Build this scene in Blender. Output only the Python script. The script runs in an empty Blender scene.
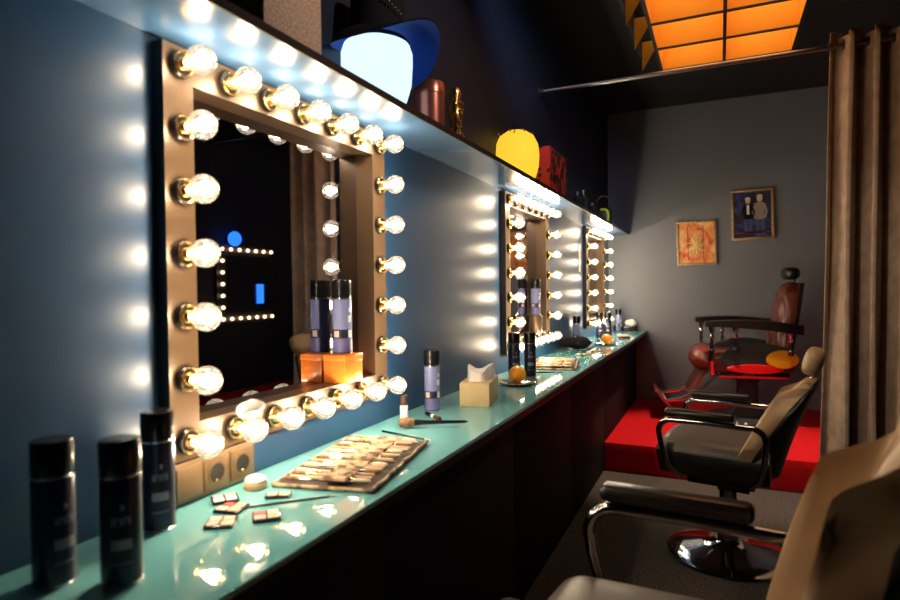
import bpy, bmesh, math, random
from mathutils import Vector, Matrix, Euler
random.seed(7)
PI = math.pi
scene = bpy.context.scene
COL = scene.collection

# ------------------------------------------------------------------ helpers
def V(*a): return Vector(a)

class MB:
    """Collects shapes and links them as ONE mesh object."""
    def __init__(self): self.bm = bmesh.new(); self.mi = 0
    def _tag(self, geom):
        for f in geom:
            f.material_index = self.mi
    def _newfaces(self, n0):
        self.bm.faces.ensure_lookup_table()
        return [f for f in self.bm.faces if f.index == -1 or f.index >= n0]
    def merge(self, other, M=None):
        me = bpy.data.meshes.new('tmp'); other.to_mesh(me); other.free()
        if M is not None: me.transform(M)
        n0 = len(self.bm.faces)
        self.bm.from_mesh(me); bpy.data.meshes.remove(me)
        self.bm.faces.ensure_lookup_table()
        for f in self.bm.faces[n0:]: f.material_index = self.mi
        return self
    def box(self, c, s, bevel=0, seg=2, rot=None):
        b = bmesh.new(); bmesh.ops.create_cube(b, size=1)
        for v in b.verts: v.co = V(v.co.x*s[0], v.co.y*s[1], v.co.z*s[2])
        if bevel > 0: bmesh.ops.bevel(b, geom=b.edges[:], offset=bevel, segments=seg, profile=.5, affect='EDGES')
        M = Matrix.Translation(c)
        if rot is not None: M = M @ Euler(rot).to_matrix().to_4x4()
        return self.merge(b, M)
    def bx(self, x0, x1, y0, y1, z0, z1, bevel=0, seg=2):
        return self.box(((x0+x1)/2, (y0+y1)/2, (z0+z1)/2), (x1-x0, y1-y0, z1-z0), bevel, seg)
    def lathe(self, prof, n=32, M=None, cap=True):
        """prof = [(r, z)] about local z."""
        b = bmesh.new(); rings = []
        for r, z in prof:
            if r < 1e-6: rings.append([b.verts.new((0, 0, z))])
            else: rings.append([b.verts.new((r*math.cos(2*PI*k/n), r*math.sin(2*PI*k/n), z)) for k in range(n)])
        for a, c in zip(rings, rings[1:]):
            for k in range(n):
                k2 = (k+1) % n
                if len(a) == 1 and len(c) == 1: continue
                if len(a) == 1: b.faces.new((a[0], c[k2], c[k]))
                elif len(c) == 1: b.faces.new((a[k], a[k2], c[0]))
                else: b.faces.new((a[k], a[k2], c[k2], c[k]))
        if cap:
            if len(rings[0]) > 1: b.faces.new(rings[0][::-1])
            if len(rings[-1]) > 1: b.faces.new(rings[-1])
        bmesh.ops.recalc_face_normals(b, faces=b.faces[:])
        return self.merge(b, M)
    def tube(self, pts, r, n=10, closed=False, cap=True):
        pts = [Vector(p) for p in pts]; b = bmesh.new(); N = len(pts)
        rr = r if isinstance(r, (list, tuple)) else [r]*N
        def tan(i):
            if closed: return (pts[(i+1) % N]-pts[i-1]).normalized()
            if i == 0: return (pts[1]-pts[0]).normalized()
            if i == N-1: return (pts[-1]-pts[-2]).normalized()
            return (pts[i+1]-pts[i-1]).normalized()
        t = tan(0); u = t.orthogonal().normalized(); rings = []
        for i in range(N):
            t2 = tan(i); q = t.rotation_difference(t2); u = q @ u; u = (u - t2*u.dot(t2)).normalized(); t = t2
            w = t.cross(u)
            rings.append([b.verts.new(pts[i]+(u*math.cos(2*PI*k/n)+w*math.sin(2*PI*k/n))*rr[i]) for k in range(n)])
        pairs = list(zip(rings, rings[1:]))
        if closed: pairs.append((rings[-1], rings[0]))
        for a, c in pairs:
            for k in range(n): b.faces.new((a[k], a[(k+1) % n], c[(k+1) % n], c[k]))
        if cap and not closed: b.faces.new(rings[0][::-1]); b.faces.new(rings[-1])
        bmesh.ops.recalc_face_normals(b, faces=b.faces[:])
        return self.merge(b)
    def cyl(self, p0, p1, r0, r1=None, n=20):
        return self.tube([p0, p1], [r0, r0 if r1 is None else r1], n)
    def ell(self, c, s, n=24, m=14, rot=None, f=None):
        b = bmesh.new(); bmesh.ops.create_uvsphere(b, u_segments=n, v_segments=m, radius=1)
        for v in b.verts:
            if f: v.co = v.co*f(v.co)
            v.co = V(v.co.x*s[0], v.co.y*s[1], v.co.z*s[2])
        M = Matrix.Translation(c)
        if rot is not None: M = M @ Euler(rot).to_matrix().to_4x4()
        return self.merge(b, M)
    def grid(self, fn, nu, nv, closed_u=False):
        b = bmesh.new(); g = [[b.verts.new(fn(i/nu, j/nv)) for j in range(nv+1)] for i in range(nu+(0 if closed_u else 1))]
        m = len(g)
        for i in range(nu):
            for j in range(nv):
                b.faces.new((g[i][j], g[(i+1) % m][j], g[(i+1) % m][j+1], g[i][j+1]))
        return self.merge(b)
    def slab(self, fn, nu, nv):
        """closed solid from fn(u,v)->(front, back)"""
        b = bmesh.new()
        F = [[b.verts.new(fn(i/nu, j/nv)[0]) for j in range(nv+1)] for i in range(nu+1)]
        K = [[b.verts.new(fn(i/nu, j/nv)[1]) for j in range(nv+1)] for i in range(nu+1)]
        for i in range(nu):
            for j in range(nv):
                b.faces.new((F[i][j], F[i+1][j], F[i+1][j+1], F[i][j+1]))
                b.faces.new((K[i][j], K[i][j+1], K[i+1][j+1], K[i+1][j]))
        for i in range(nu):
            b.faces.new((F[i][0], K[i][0], K[i+1][0], F[i+1][0])); b.faces.new((F[i][nv], F[i+1][nv], K[i+1][nv], K[i][nv]))
        for j in range(nv):
            b.faces.new((F[0][j], F[0][j+1], K[0][j+1], K[0][j])); b.faces.new((F[nu][j], K[nu][j], K[nu][j+1], F[nu][j+1]))
        bmesh.ops.recalc_face_normals(b, faces=b.faces[:])
        return self.merge(b)
    def arc(self, r, a0, a1, z0, z1, n=10):
        """curved patch on a can of radius r"""
        return self.slab(lambda u, v: (V(r*math.cos(a0+(a1-a0)*u), r*math.sin(a0+(a1-a0)*u), z0+(z1-z0)*v),
                                       V((r-.0012)*math.cos(a0+(a1-a0)*u), (r-.0012)*math.sin(a0+(a1-a0)*u), z0+(z1-z0)*v)), n, 1)
    def build(self, name, mat, parent=None, loc=None, rot=None, smooth=True, angle=35):
        me = bpy.data.meshes.new(name); self.bm.to_mesh(me); self.bm.free()
        for m in (mat if isinstance(mat, (list, tuple)) else [mat]): me.materials.append(m)
        if smooth:
            for p in me.polygons: p.use_smooth = True
            try: me.set_sharp_from_angle(angle=math.radians(angle))
            except Exception: pass
        o = bpy.data.objects.new(name, me); COL.objects.link(o)
        if parent is not None: o.parent = parent
        if loc is not None: o.location = loc
        if rot is not None: o.rotation_euler = rot
        return o

def tag(o, label, cat, group=None, kind=None):
    o['label'] = label; o['category'] = cat
    if group: o['group'] = group
    if kind: o['kind'] = kind
    return o
def thing(name, label, cat, loc=(0, 0, 0), rotz=0, group=None):
    o = bpy.data.objects.new(name, None); COL.objects.link(o); o.empty_display_size = .05
    o.location = loc; o.rotation_euler = (0, 0, rotz)
    return tag(o, label, cat, group)
def struct(o): o['kind'] = 'structure'; return o
def kids(o): return [c for c in list(bpy.data.objects) if c.parent == o]
def dup(o, loc=None, rotz=None, label=None, parent=None):
    c = o.copy(); COL.objects.link(c)
    if parent is not None: c.parent = parent
    if loc is not None: c.location = loc
    if rotz is not None: c.rotation_euler = (0, 0, rotz)
    if label: c['label'] = label
    for ch in kids(o): dup(ch, parent=c)
    return c

# ------------------------------------------------------------------ materials
def mat(name, col, rough=.5, metal=0, spec=.5, noise=None, bump=None, coat=0, sheen=0, emit=None, estr=0):
    m = bpy.data.materials.new(name); m.use_nodes = True
    nt = m.node_tree; b = nt.nodes['Principled BSDF']
    b.inputs['Base Color'].default_value = (*col, 1); b.inputs['Roughness'].default_value = rough
    b.inputs['Metallic'].default_value = metal; b.inputs['Specular IOR Level'].default_value = spec
    if coat: b.inputs['Coat Weight'].default_value = coat; b.inputs['Coat Roughness'].default_value = .1
    if sheen: b.inputs['Sheen Weight'].default_value = sheen
    if emit: b.inputs['Emission Color'].default_value = (*emit, 1); b.inputs['Emission Strength'].default_value = estr
    tc = nt.nodes.new('ShaderNodeTexCoord')
    if noise:
        sc, col2, lo, hi = noise
        n = nt.nodes.new('ShaderNodeTexNoise'); n.inputs['Scale'].default_value = sc; n.inputs['Detail'].default_value = 4
        r = nt.nodes.new('ShaderNodeValToRGB'); r.color_ramp.elements[0].position = lo; r.color_ramp.elements[1].position = hi
        r.color_ramp.elements[0].color = (*col, 1); r.color_ramp.elements[1].color = (*col2, 1)
        nt.links.new(tc.outputs['Object'], n.inputs['Vector']); nt.links.new(n.outputs['Fac'], r.inputs['Fac'])
        nt.links.new(r.outputs['Color'], b.inputs['Base Color'])
    if bump:
        sc, st = bump
        n2 = nt.nodes.new('ShaderNodeTexNoise'); n2.inputs['Scale'].default_value = sc; n2.inputs['Detail'].default_value = 3
        bp = nt.nodes.new('ShaderNodeBump'); bp.inputs['Strength'].default_value = st; bp.inputs['Distance'].default_value = .004
        nt.links.new(tc.outputs['Object'], n2.inputs['Vector']); nt.links.new(n2.outputs['Fac'], bp.inputs['Height'])
        nt.links.new(bp.outputs['Normal'], b.inputs['Normal'])
    return m
def emitmat(name, col, s, sample=True):
    m = bpy.data.materials.new(name); m.use_nodes = True; nt = m.node_tree; nt.nodes.clear()
    o = nt.nodes.new('ShaderNodeOutputMaterial'); e = nt.nodes.new('ShaderNodeEmission')
    e.inputs['Color'].default_value = (*col, 1); e.inputs['Strength'].default_value = s
    nt.links.new(e.outputs[0], o.inputs['Surface'])
    if not sample: m.cycles.emission_sampling = 'NONE'
    return m
def clearmat(name, tint=(1, 1, 1), haze=.06, rough=.02):
    m = bpy.data.materials.new(name); m.use_nodes = True; nt = m.node_tree; nt.nodes.clear()
    o = nt.nodes.new('ShaderNodeOutputMaterial'); t = nt.nodes.new('ShaderNodeBsdfTransparent'); g = nt.nodes.new('ShaderNodeBsdfGlossy')
    g.inputs['Roughness'].default_value = rough; t.inputs['Color'].default_value = (*tint, 1)
    lw = nt.nodes.new('ShaderNodeLayerWeight'); lw.inputs['Blend'].default_value = .25
    mx = nt.nodes.new('ShaderNodeMixShader'); tr = nt.nodes.new('ShaderNodeBsdfTranslucent'); tr.inputs['Color'].default_value = (1, .95, .85, 1)
    m2 = nt.nodes.new('ShaderNodeMixShader'); m2.inputs[0].default_value = haze
    nt.links.new(lw.outputs['Fresnel'], mx.inputs[0]); nt.links.new(t.outputs[0], mx.inputs[1]); nt.links.new(g.outputs[0], mx.inputs[2])
    nt.links.new(mx.outputs[0], m2.inputs[1]); nt.links.new(tr.outputs[0], m2.inputs[2]); nt.links.new(m2.outputs[0], o.inputs['Surface'])
    return m

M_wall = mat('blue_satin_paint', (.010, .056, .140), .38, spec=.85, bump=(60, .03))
M_upper = mat('shaded_upper_wall_paint', (.012, .018, .034), .55, spec=.2, bump=(60, .03))  # wall paint darkened to carry the shade above the shelf
M_back = mat('grey_paint', (.190, .208, .240), .55, spec=.3, bump=(90, .04))
M_dark = mat('black_paint', (.012, .012, .014), .6, spec=.3)
M_navy = mat('navy_wall', (.02, .024, .036), .6, spec=.2)
M_carpet = mat('speckled_carpet', (.042, .035, .030), .95, spec=.1, noise=(140, (.22, .19, .165), .45, .75), bump=(220, .5))
M_red = mat('red_carpet', (.62, .008, .012), .9, spec=.15, noise=(160, (.5, .006, .01), .3, .7), bump=(250, .4))
M_shelf = mat('pale_blue_laminate', (.055, .125, .235), .21, spec=.7)
M_black = mat('black_edge', (.012, .011, .011), .45, spec=.35)
M_glass_top = mat('aqua_back_painted_glass', (.14, .39, .415), .015, spec=.6)
M_glass_edge = mat('pale_glass_edge', (.45, .66, .62), .15, spec=.6)
M_bronze = mat('bronze_frame', (.105, .062, .033), .36, metal=.35, spec=.5, bump=(40, .05))
M_fblack = mat('black_frame', (.014, .012, .012), .45)
M_mirror = mat('mirror_silver', (.42, .42, .47), .012, metal=1)
M_socketring = mat('dark_bakelite', (.02, .016, .013), .25, spec=.6)
M_brass = mat('brass', (.85, .55, .2), .22, metal=1)
M_fil = emitmat('filament_glow', (1, .74, .42), 30, False)
M_bulb = clearmat('clear_bulb_glass', (1, .97, .9), .025)
M_chrome = mat('chrome', (.75, .75, .76), .08, metal=1)
M_chrome_d = mat('smoked_chrome', (.48, .46, .44), .10, metal=1)
M_tan = mat('tan_leather', (.38, .235, .12), .42, spec=.4, bump=(70, .12))
M_brown = mat('taupe_leather', (.10, .078, .062), .38, spec=.5, bump=(70, .12))
M_pad = mat('black_pad', (.013, .011, .010), .28, spec=.5, bump=(90, .08))
M_oxblood = mat('oxblood_leather', (.13, .026, .017), .30, spec=.55, bump=(60, .1))
M_curtain = mat('tan_velvet', (.50, .37, .27), .9, spec=.15, sheen=.2, noise=(16, (.36, .255, .18), .35, .7), bump=(45, .35))
M_orange_paint = mat('orange_paint', (.95, .43, .03), .6, spec=.3)
M_can = mat('navy_can', (.014, .016, .045), .28, spec=.55)
M_cap = mat('black_cap', (.010, .009, .009), .22, spec=.6)
M_lav = mat('lavender_label', (.20, .22, .44), .35, spec=.5)
M_lav2 = mat('violet_label', (.13, .125, .29), .35, spec=.5)
M_white = mat('white_print', (.75, .72, .70), .4)
M_pinkish = mat('pale_pink_print', (.72, .52, .46), .4)
M_grey = mat('grey_print', (.30, .29, .32), .5)
M_steel = mat('steel_rim', (.8, .78, .75), .2, metal=1)
M_kraft = mat('kraft_card', (.60, .46, .25), .75, noise=(30, (.52, .39, .20), .3, .7))
M_tissue = mat('white_tissue', (.86, .80, .76), .9, spec=.1)
M_orange = mat('orange_peel', (1.0, .40, .015), .42, noise=(9, (.95, .27, .01), .4, .8), bump=(160, .25))
M_green = mat('stem_green', (.09, .10, .03), .7)
M_orbox = mat('glossy_orange_card', (.72, .19, .025), .25, spec=.5)
M_cork = mat('glitter_cork', (.55, .33, .20), .55, noise=(170, (.85, .60, .42), .42, .68), bump=(170, .6))
M_lamp_blue = emitmat('blue_white_lamp_glow', (.50, .76, 1.0), .85)
M_lamp_yel = mat('yellow_lamp_shade', (.90, .55, .05), .5, emit=(1, .56, .035), estr=.55)
M_hat = mat('black_felt', (.010, .010, .012), .85, spec=.15)
M_brim = mat('blue_felt', (.007, .035, .20), .75, spec=.2)
M_copper = mat('copper_red_tin', (.42, .13, .085), .28, metal=.75)
M_gold = mat('gold_foil', (.80, .50, .16), .22, metal=1)
M_redcard = mat('red_card', (.62, .025, .018), .45)
M_cream = mat('cream_trim', (.80, .58, .40), .5)
M_lime = mat('lime_piping', (.72, .95, .06), .4)
M_darkglass = mat('dark_glass', (.015, .017, .022), .08, spec=.7)
M_sponge = mat('cream_sponge', (.88, .82, .74), .95, spec=.1, bump=(120, .3))
M_peach = mat('peach_powder', (.80, .42, .22), .8)
M_pan = mat('pink_pan', (.82, .50, .40), .7)
M_pan2 = mat('beige_pan', (.66, .45, .32), .7)
M_pan3 = mat('red_pan', (.50, .07, .06), .6)
M_rollcloth = mat('brown_roll_cloth', (.045, .028, .018), .8, bump=(120, .3))
M_pocket = mat('cream_pocket_cloth', (.50, .35, .21), .75, noise=(38, (.10, .055, .03), .42, .60), bump=(140, .3))
M_wood = mat('pale_wood', (.66, .47, .28), .4)
M_darkwood = mat('dark_wood', (.06, .035, .025), .35)
M_bristle = mat('brown_bristle', (.15, .07, .033), .9, noise=(90, (.30, .17, .09), .4, .7), bump=(200, .6))
M_bristle2 = mat('cream_bristle', (.80, .66, .48), .9, bump=(200, .6))
M_plate = mat('gold_rimmed_glass_dish', (.55, .58, .50), .05, metal=.6)
M_iron = mat('silver_grey_rod', (.34, .31, .28), .3, metal=1)
M_goldframe = mat('gilt_frame', (.58, .40, .22), .4, metal=.4, noise=(60, (.40, .25, .12), .4, .7), bump=(80, .4))
M_plast = mat('bronze_plastic', (.16, .10, .048), .38, metal=.25, spec=.5)
M_porc = mat('dark_enamel', (.04, .045, .05), .12, spec=.7)
M_yel_refl = mat('yellow_reflection_tint', (.72, .36, .015), .3, spec=.5)
M_red_refl = mat('red_reflection_tint', (.72, .012, .012), .25, spec=.5)
M_ivory = mat('ivory_plastic', (.80, .74, .62), .4)
M_blue_l = emitmat('blue_lamp_glow', (.02, .16, 1), 2.2, False)

def artmat(name, stops, scale, seed):
    m = bpy.data.materials.new(name); m.use_nodes = True; nt = m.node_tree; b = nt.nodes['Principled BSDF']; b.inputs['Roughness'].default_value = .45
    tc = nt.nodes.new('ShaderNodeTexCoord'); n = nt.nodes.new('ShaderNodeTexNoise'); n.inputs['Scale'].default_value = scale; n.inputs['Detail'].default_value = 5
    n.inputs['Distortion'].default_value = 1.2; mp = nt.nodes.new('ShaderNodeMapping'); mp.inputs['Location'].default_value = (seed, seed*2, seed*3)
    r = nt.nodes.new('ShaderNodeValToRGB'); cr = r.color_ramp
    while len(cr.elements) < len(stops): cr.elements.new(.5)
    for e, (p, c) in zip(cr.elements, stops): e.position = p; e.color = (*c, 1)
    nt.links.new(tc.outputs['Object'], mp.inputs[0]); nt.links.new(mp.outputs[0], n.inputs['Vector']); nt.links.new(n.outputs['Fac'], r.inputs['Fac']); nt.links.new(r.outputs['Color'], b.inputs['Base Color'])
    return m
M_art1 = artmat('fiery_print', [(.30, (.42, .03, .015)), (.42, (.80, .16, .04)), (.55, (.88, .38, .12)), (.72, (.95, .72, .34))], 9, 3)
M_art2 = artmat('stage_print', [(.40, (.008, .008, .02)), (.55, (.015, .02, .09)), (.66, (.03, .06, .32)), (.80, (.30, .36, .62))], 13, 5)
def spotmat(name, base, dark, scale, mode):
    m = bpy.data.materials.new(name); m.use_nodes = True; nt = m.node_tree; b = nt.nodes['Principled BSDF']; b.inputs['Roughness'].default_value = .45
    tc = nt.nodes.new('ShaderNodeTexCoord')
    if mode == 'dots':
        n = nt.nodes.new('ShaderNodeTexVoronoi'); n.inputs['Scale'].default_value = scale; out = n.outputs['Distance']; p = (.26, .30); c = (dark, base)
    else:
        n = nt.nodes.new('ShaderNodeTexWave'); n.inputs['Scale'].default_value = scale; n.inputs['Distortion'].default_value = 9; n.inputs['Detail'].default_value = 3; out = n.outputs['Fac']; p = (.42, .62); c = (dark, base)
    r = nt.nodes.new('ShaderNodeValToRGB'); r.color_ramp.elements[0].position = p[0]; r.color_ramp.elements[1].position = p[1]
    r.color_ramp.elements[0].color = (*c[0], 1); r.color_ramp.elements[1].color = (*c[1], 1)
    nt.links.new(tc.outputs['Object'], n.inputs['Vector']); nt.links.new(out, r.inputs['Fac']); nt.links.new(r.outputs['Color'], b.inputs['Base Color'])
    return m
M_dots = spotmat('red_card_black_dots', (.85, .03, .025), (.02, .005, .005), 24, 'dots')
M_zebra = spotmat('dark_red_scribble', (.62, .03, .025), (.014, .008, .008), 16, 'wave')

# ------------------------------------------------------------------ the setting
XW = -.09          # dressing wall plane
YB = 5.15          # back wall plane
ZC = .8675         # worktop height
ZS = 1.80          # shelf underside
ZB0 = .999         # centre of lowest bulbs
MIR = [.375, 2.375, 4.345]       # mirror centres along the wall
IN = .342          # half the mirror opening
zc0 = ZB0+.375

m = MB()
ys = [-2.3]
for c in MIR: ys += [c-IN-.004, c+IN+.004]
ys += [YB+.1]
zs_ = [0, zc0-IN-.004, zc0+IN+.004, ZS]
for i in range(len(ys)-1):
    for j in range(3):
        if j == 1 and i % 2 == 1: continue
        m.bx(XW-.12, XW, ys[i], ys[i+1], zs_[j], zs_[j+1])
bmesh.ops.remove_doubles(m.bm, verts=m.bm.verts[:], dist=1e-5)
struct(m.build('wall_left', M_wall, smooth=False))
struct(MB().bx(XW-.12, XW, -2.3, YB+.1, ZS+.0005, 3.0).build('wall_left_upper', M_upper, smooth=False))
struct(MB().bx(XW-.12, 3.8, YB, YB+.1, 0, 3.0).build('wall_back', M_back, smooth=False))
struct(MB().bx(3.7, 3.8, -2.3, YB, 0, 3.0).build('wall_right', M_navy, smooth=False))
struct(MB().bx(XW-.12, 3.8, -2.4, -2.3, 0, 3.0).build('wall_front', M_navy, smooth=False))
struct(MB().bx(XW-.12, 3.8, -2.4, YB+.1, -.1, 0).build('floor', M_carpet, smooth=False))
struct(MB().bx(XW-.12, 3.8, -2.4, YB+.1, 3.0, 3.1).build('ceiling', M_dark, smooth=False))

# raised red platform
t = MB().bx(.172, 3.69, 3.37, YB-.002, 0, .20, .006).build('platform', M_red)
tag(t, 'low platform covered in bright red carpet under the barber chair', 'platform')

# counter
M_panel = mat('black_panel', (.017, .0165, .0165), .7, spec=.12)
t = thing('counter_cabinet', 'long black cabinet front under the aqua glass worktop', 'cabinet', (.04, 1.5, 0))
for a, b in [(-2.2, -.61), (-.61, .38), (.38, 1.375), (1.375, 2.37), (2.37, 3.365), (3.365, 4.36), (4.36, 5.148)]:
    MB().bx(-.128, .13, a-1.5+.001, b-1.5-.001, .0, .825, .002).build('front_panel', M_panel, t)
t = thing('worktop', 'continuous aqua glass worktop along the mirror wall', 'worktop', (.09, 1.5, .825))
MB().bx(-.178, .180, -3.7, 3.648, .0015, .0305, .002).build('substrate', M_black, t)
for a, b in [(-2.2, .385), (.388, 2.375), (2.378, 4.36), (4.363, 5.148)]:
    g = MB(); g.bx(-.178, .186, a-1.5, b-1.5, .031, .0425, .0015, 1)
    for f in g.bm.faces:
        if f.normal.z < .5: f.material_index = 1
    g.build('glass_panel', [M_glass_top, M_glass_edge], t, smooth=False)

# shelf
t = thing('wall_shelf', 'long pale blue shelf with black edge above the mirrors', 'shelf', (XW, 1.5, ZS))
MB().bx(.001, .202, -3.7, 3.648, 0, .016, .001, 1).build('board', M_shelf, t)
MB().bx(.202, .2075, -3.7, 3.648, -.001, .019, .001, 1).build('edge_strip', M_black, t)
MB().bx(.001, .202, -3.7, 3.648, .0162, .019).build('top_sheet', M_black, t)
ZT = ZS+.0195

# ------------------------------------------------------------------ vanity mirrors
def bulb_parts(root, loc, light=True, watts=1.0):
    """bulb along local +x; loc is the globe centre; the face plate is .06 behind"""
    global _b
    if _b is None:
        Rx = Matrix.Rotation(PI/2, 4, 'Y')
        g = MB(); R = .0285; prof = [(.0125, -.040), (.0125, -.034)]
        for k in range(5, 25):
            a = PI*(1-k/24.); prof.append((R*math.sin(a), R*math.cos(a)))
        prof = [p for p in prof if p[0] >= 0.0125 or p[1] > 0]
        prof[-1] = (0, R)
        g.lathe(prof, 28, Rx, cap=False)
        bulb = g.build('light_bulb', M_bulb)
        s = MB(); s.lathe([(.0, -.060), (.0255, -.060), (.0268, -.056), (.0262, -.050), (.0235, -.047), (.0205, -.0505), (.0165, -.0505), (.0, -.0505)], 28, Rx, cap=False)
        sk = s.build('socket', M_socketring, bulb)
        s = MB(); s.lathe([(.0215, -.0490), (.0250, -.0462), (.0240, -.0440), (.0208, -.0470)], 28, Rx, cap=False); s.build('socket_ring', M_brass, bulb)
        s = MB(); pr = [(.0, -.0500)]
        for k in range(9): pr.append((.0122 if k % 2 else .0134, -.050+.0018*k))
        pr += [(.0125, -.033), (0, -.032)]
        s.lathe(pr, 24, Rx, cap=False); s.build('screw_base', M_brass, bulb)
        f = MB()
        for k in range(6):
            a = 2*PI*k/6; b2 = 2*PI*(k+.5)/6
            f.tube([(-.030, .002*math.cos(a), .002*math.sin(a)), (-.010, .010*math.cos(a), .010*math.sin(a)), (.008, .014*math.cos(a), .014*math.sin(a)),
                    (.012, .0145*math.cos(b2), .0145*math.sin(b2)), (.008, .014*math.cos(b2+.25), .014*math.sin(b2+.25)), (-.008, .010*math.cos(b2+.3), .010*math.sin(b2+.3))], .0008, 5)
        f.build('filament', M_fil, bulb)
        L = bpy.data.objects.new('glow', LIGHT); COL.objects.link(L); L.parent = bulb
        _b = bulb; b = bulb
    else:
        b = dup(_b)
    b.parent = root; b.location = loc
    return b
_b = None
LIGHT = bpy.data.lights.new('bulb_glow', 'POINT'); LIGHT.energy = .52; LIGHT.color = (1, .86, .70); LIGHT.shadow_soft_size = .0115
mlabels = ['large square bulb-framed mirror holding an orange box and spray can, nearest of the three',
           'square bulb-framed mirror behind the orange on the dish, second along the wall',
           'square bulb-framed mirror at the back wall corner, farthest of the three']
mir0 = None
for i, c in enumerate(MIR):
    loc = (XW, c, zc0-.413)
    if mir0 is None:
        mir0 = thing('vanity_mirror', mlabels[0], 'mirror', loc, 0, 'bulb-framed mirrors on the dressing wall')
        zz = .413; O = .413
        f = MB()
        for (y0, y1, z0, z1) in [(-O, -IN-.004, 0, 2*O), (IN+.004, O, 0, 2*O), (-IN-.004, IN+.004, 0, O-IN-.004), (-IN-.004, IN+.004, O+IN+.004, 2*O)]:
            f.bx(.0005, .0265, y0, y1, z0, z1)
        f.build('frame', M_fblack, mir0, smooth=False)
        f = MB()
        for (y0, y1, z0, z1) in [(-O, -IN, 0, 2*O), (IN, O, 0, 2*O), (-IN, IN, 0, O-IN), (-IN, IN, O+IN, 2*O)]:
            f.bx(.0266, .030, y0, y1, z0, z1)
        f.build('face_plate', M_bronze, mir0, smooth=False)
        f = MB(); h = IN+.0035
        for (y0, y1, z0, z1) in [(-h, -IN, zz-h, zz+h), (IN, h, zz-h, zz+h), (-IN, IN, zz-h, zz-IN), (-IN, IN, zz+IN, zz+h)]:
            f.bx(-.033, .0266, y0, y1, z0, z1)
        f.build('reveal', M_bronze, mir0, smooth=False)
        MB().bx(-.0345, -.031, -IN+.0002, IN-.0002, zz-IN+.0002, zz+IN-.0002).build('mirror_glass', M_mirror, mir0, smooth=False)
        for k in range(7):
            for j in range(7):
                if k in (0, 6) or j in (0, 6): bulb_parts(mir0, (.09, -.375+.125*k, .038+.125*j))
        mp = mir0
    else:
        mp = dup(mir0, loc, 0, mlabels[i])

# mirror on the opposite wall (seen reflected)
t = thing('vanity_mirror', 'bulb-lined black mirror on the opposite wall, seen only as a reflection', 'mirror', (3.699, 4.22, .94), PI)
MB().bx(.0, .03, -.43, .43, 0, .86, .003).build('frame', M_fblack, t, smooth=False)
MB().bx(.0305, .033, -.30, .30, .12, .74).build('mirror_glass', M_darkglass, t, smooth=False)
em = emitmat('warm_bulb_glow', (1, .62, .34), 3.5, False)
first = None
for k in range(7):
    for j in range(7):
        if j in (0, 6) or k == 6:
            if first is None: first = MB().ell((0, 0, 0), (.021, .021, .021), 16, 10).build('light_bulb', em, t, (.0605, -.375+.125*k, .055+.125*j))
            else: dup(first, (.0605, -.375+.125*k, .055+.125*j), parent=t)
bl = MB().bx(0, .02, -.05, .05, 0, .22, .004).build('lamp_reflection', M_blue_l, None, (3.664, 4.42, 1.15), (0, 0, PI)); tag(bl, 'small blue glowing panel standing for a blue lamp reflected in the opposite mirror', 'lamp')  # glows in place of a lamp's reflection in that mirror
g = thing('wall_lamp', 'round blue glowing lamp on the opposite wall, seen as a reflection', 'lamp', (3.698, 4.00, 1.86), PI)
MB().lathe([(0, 0), (.05, 0), (.05, .03), (.035, .04), (0, .04)], 24, Matrix.Rotation(PI/2, 4, 'Y')).build('mount', M_fblack, g)
MB().ell((.085, 0, 0), (.06, .08, .08)).build('shade', M_blue_l, g)

# socket strip under the first mirror
t = thing('socket_panel', 'bronze switch and twin socket panel under the nearest mirror', 'socket panel', (XW, .075, ZC))
MB().bx(.001, .028, -.115, .115, .004, .088, .003).build('back_box', M_plast, t)
MB().bx(.0284, .034, -.104, -.040, .013, .079, .0025).build('switch', M_plast, t)
for yy in (-.001, .073):
    s = MB(); s.bx(.0284, .032, yy-.033, yy+.033, .013, .079, .0015)
    s.lathe([(.0235, 0), (.0235, .0022), (.020, .0022), (.020, 0)], 28, Matrix.Translation((.0318, yy, .046)) @ Matrix.Rotation(PI/2, 4, 'Y'), cap=False)
    so = s.build('socket', M_plast, t)
    MB().lathe([(0, 0), (.0195, 0), (.0195, .0008), (0, .0008)], 28, Matrix.Translation((.0321, yy, .046)) @ Matrix.Rotation(PI/2, 4, 'Y')).build('socket_well', M_fblack, so)
    s = MB()
    s.ell((.0332, yy, .0305), (.0012, .004, .0025), 10, 8); s.build('contact', M_brass, so)

# wall note between mirrors two and three
t = MB().bx(.0006, .004, -.035, .035, -.11, .11, .001).build('wall_note', M_ivory, None, (XW, 3.80, 1.525)); tag(t, 'narrow cream strip on the wall beside the farthest mirror', 'note')

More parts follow.
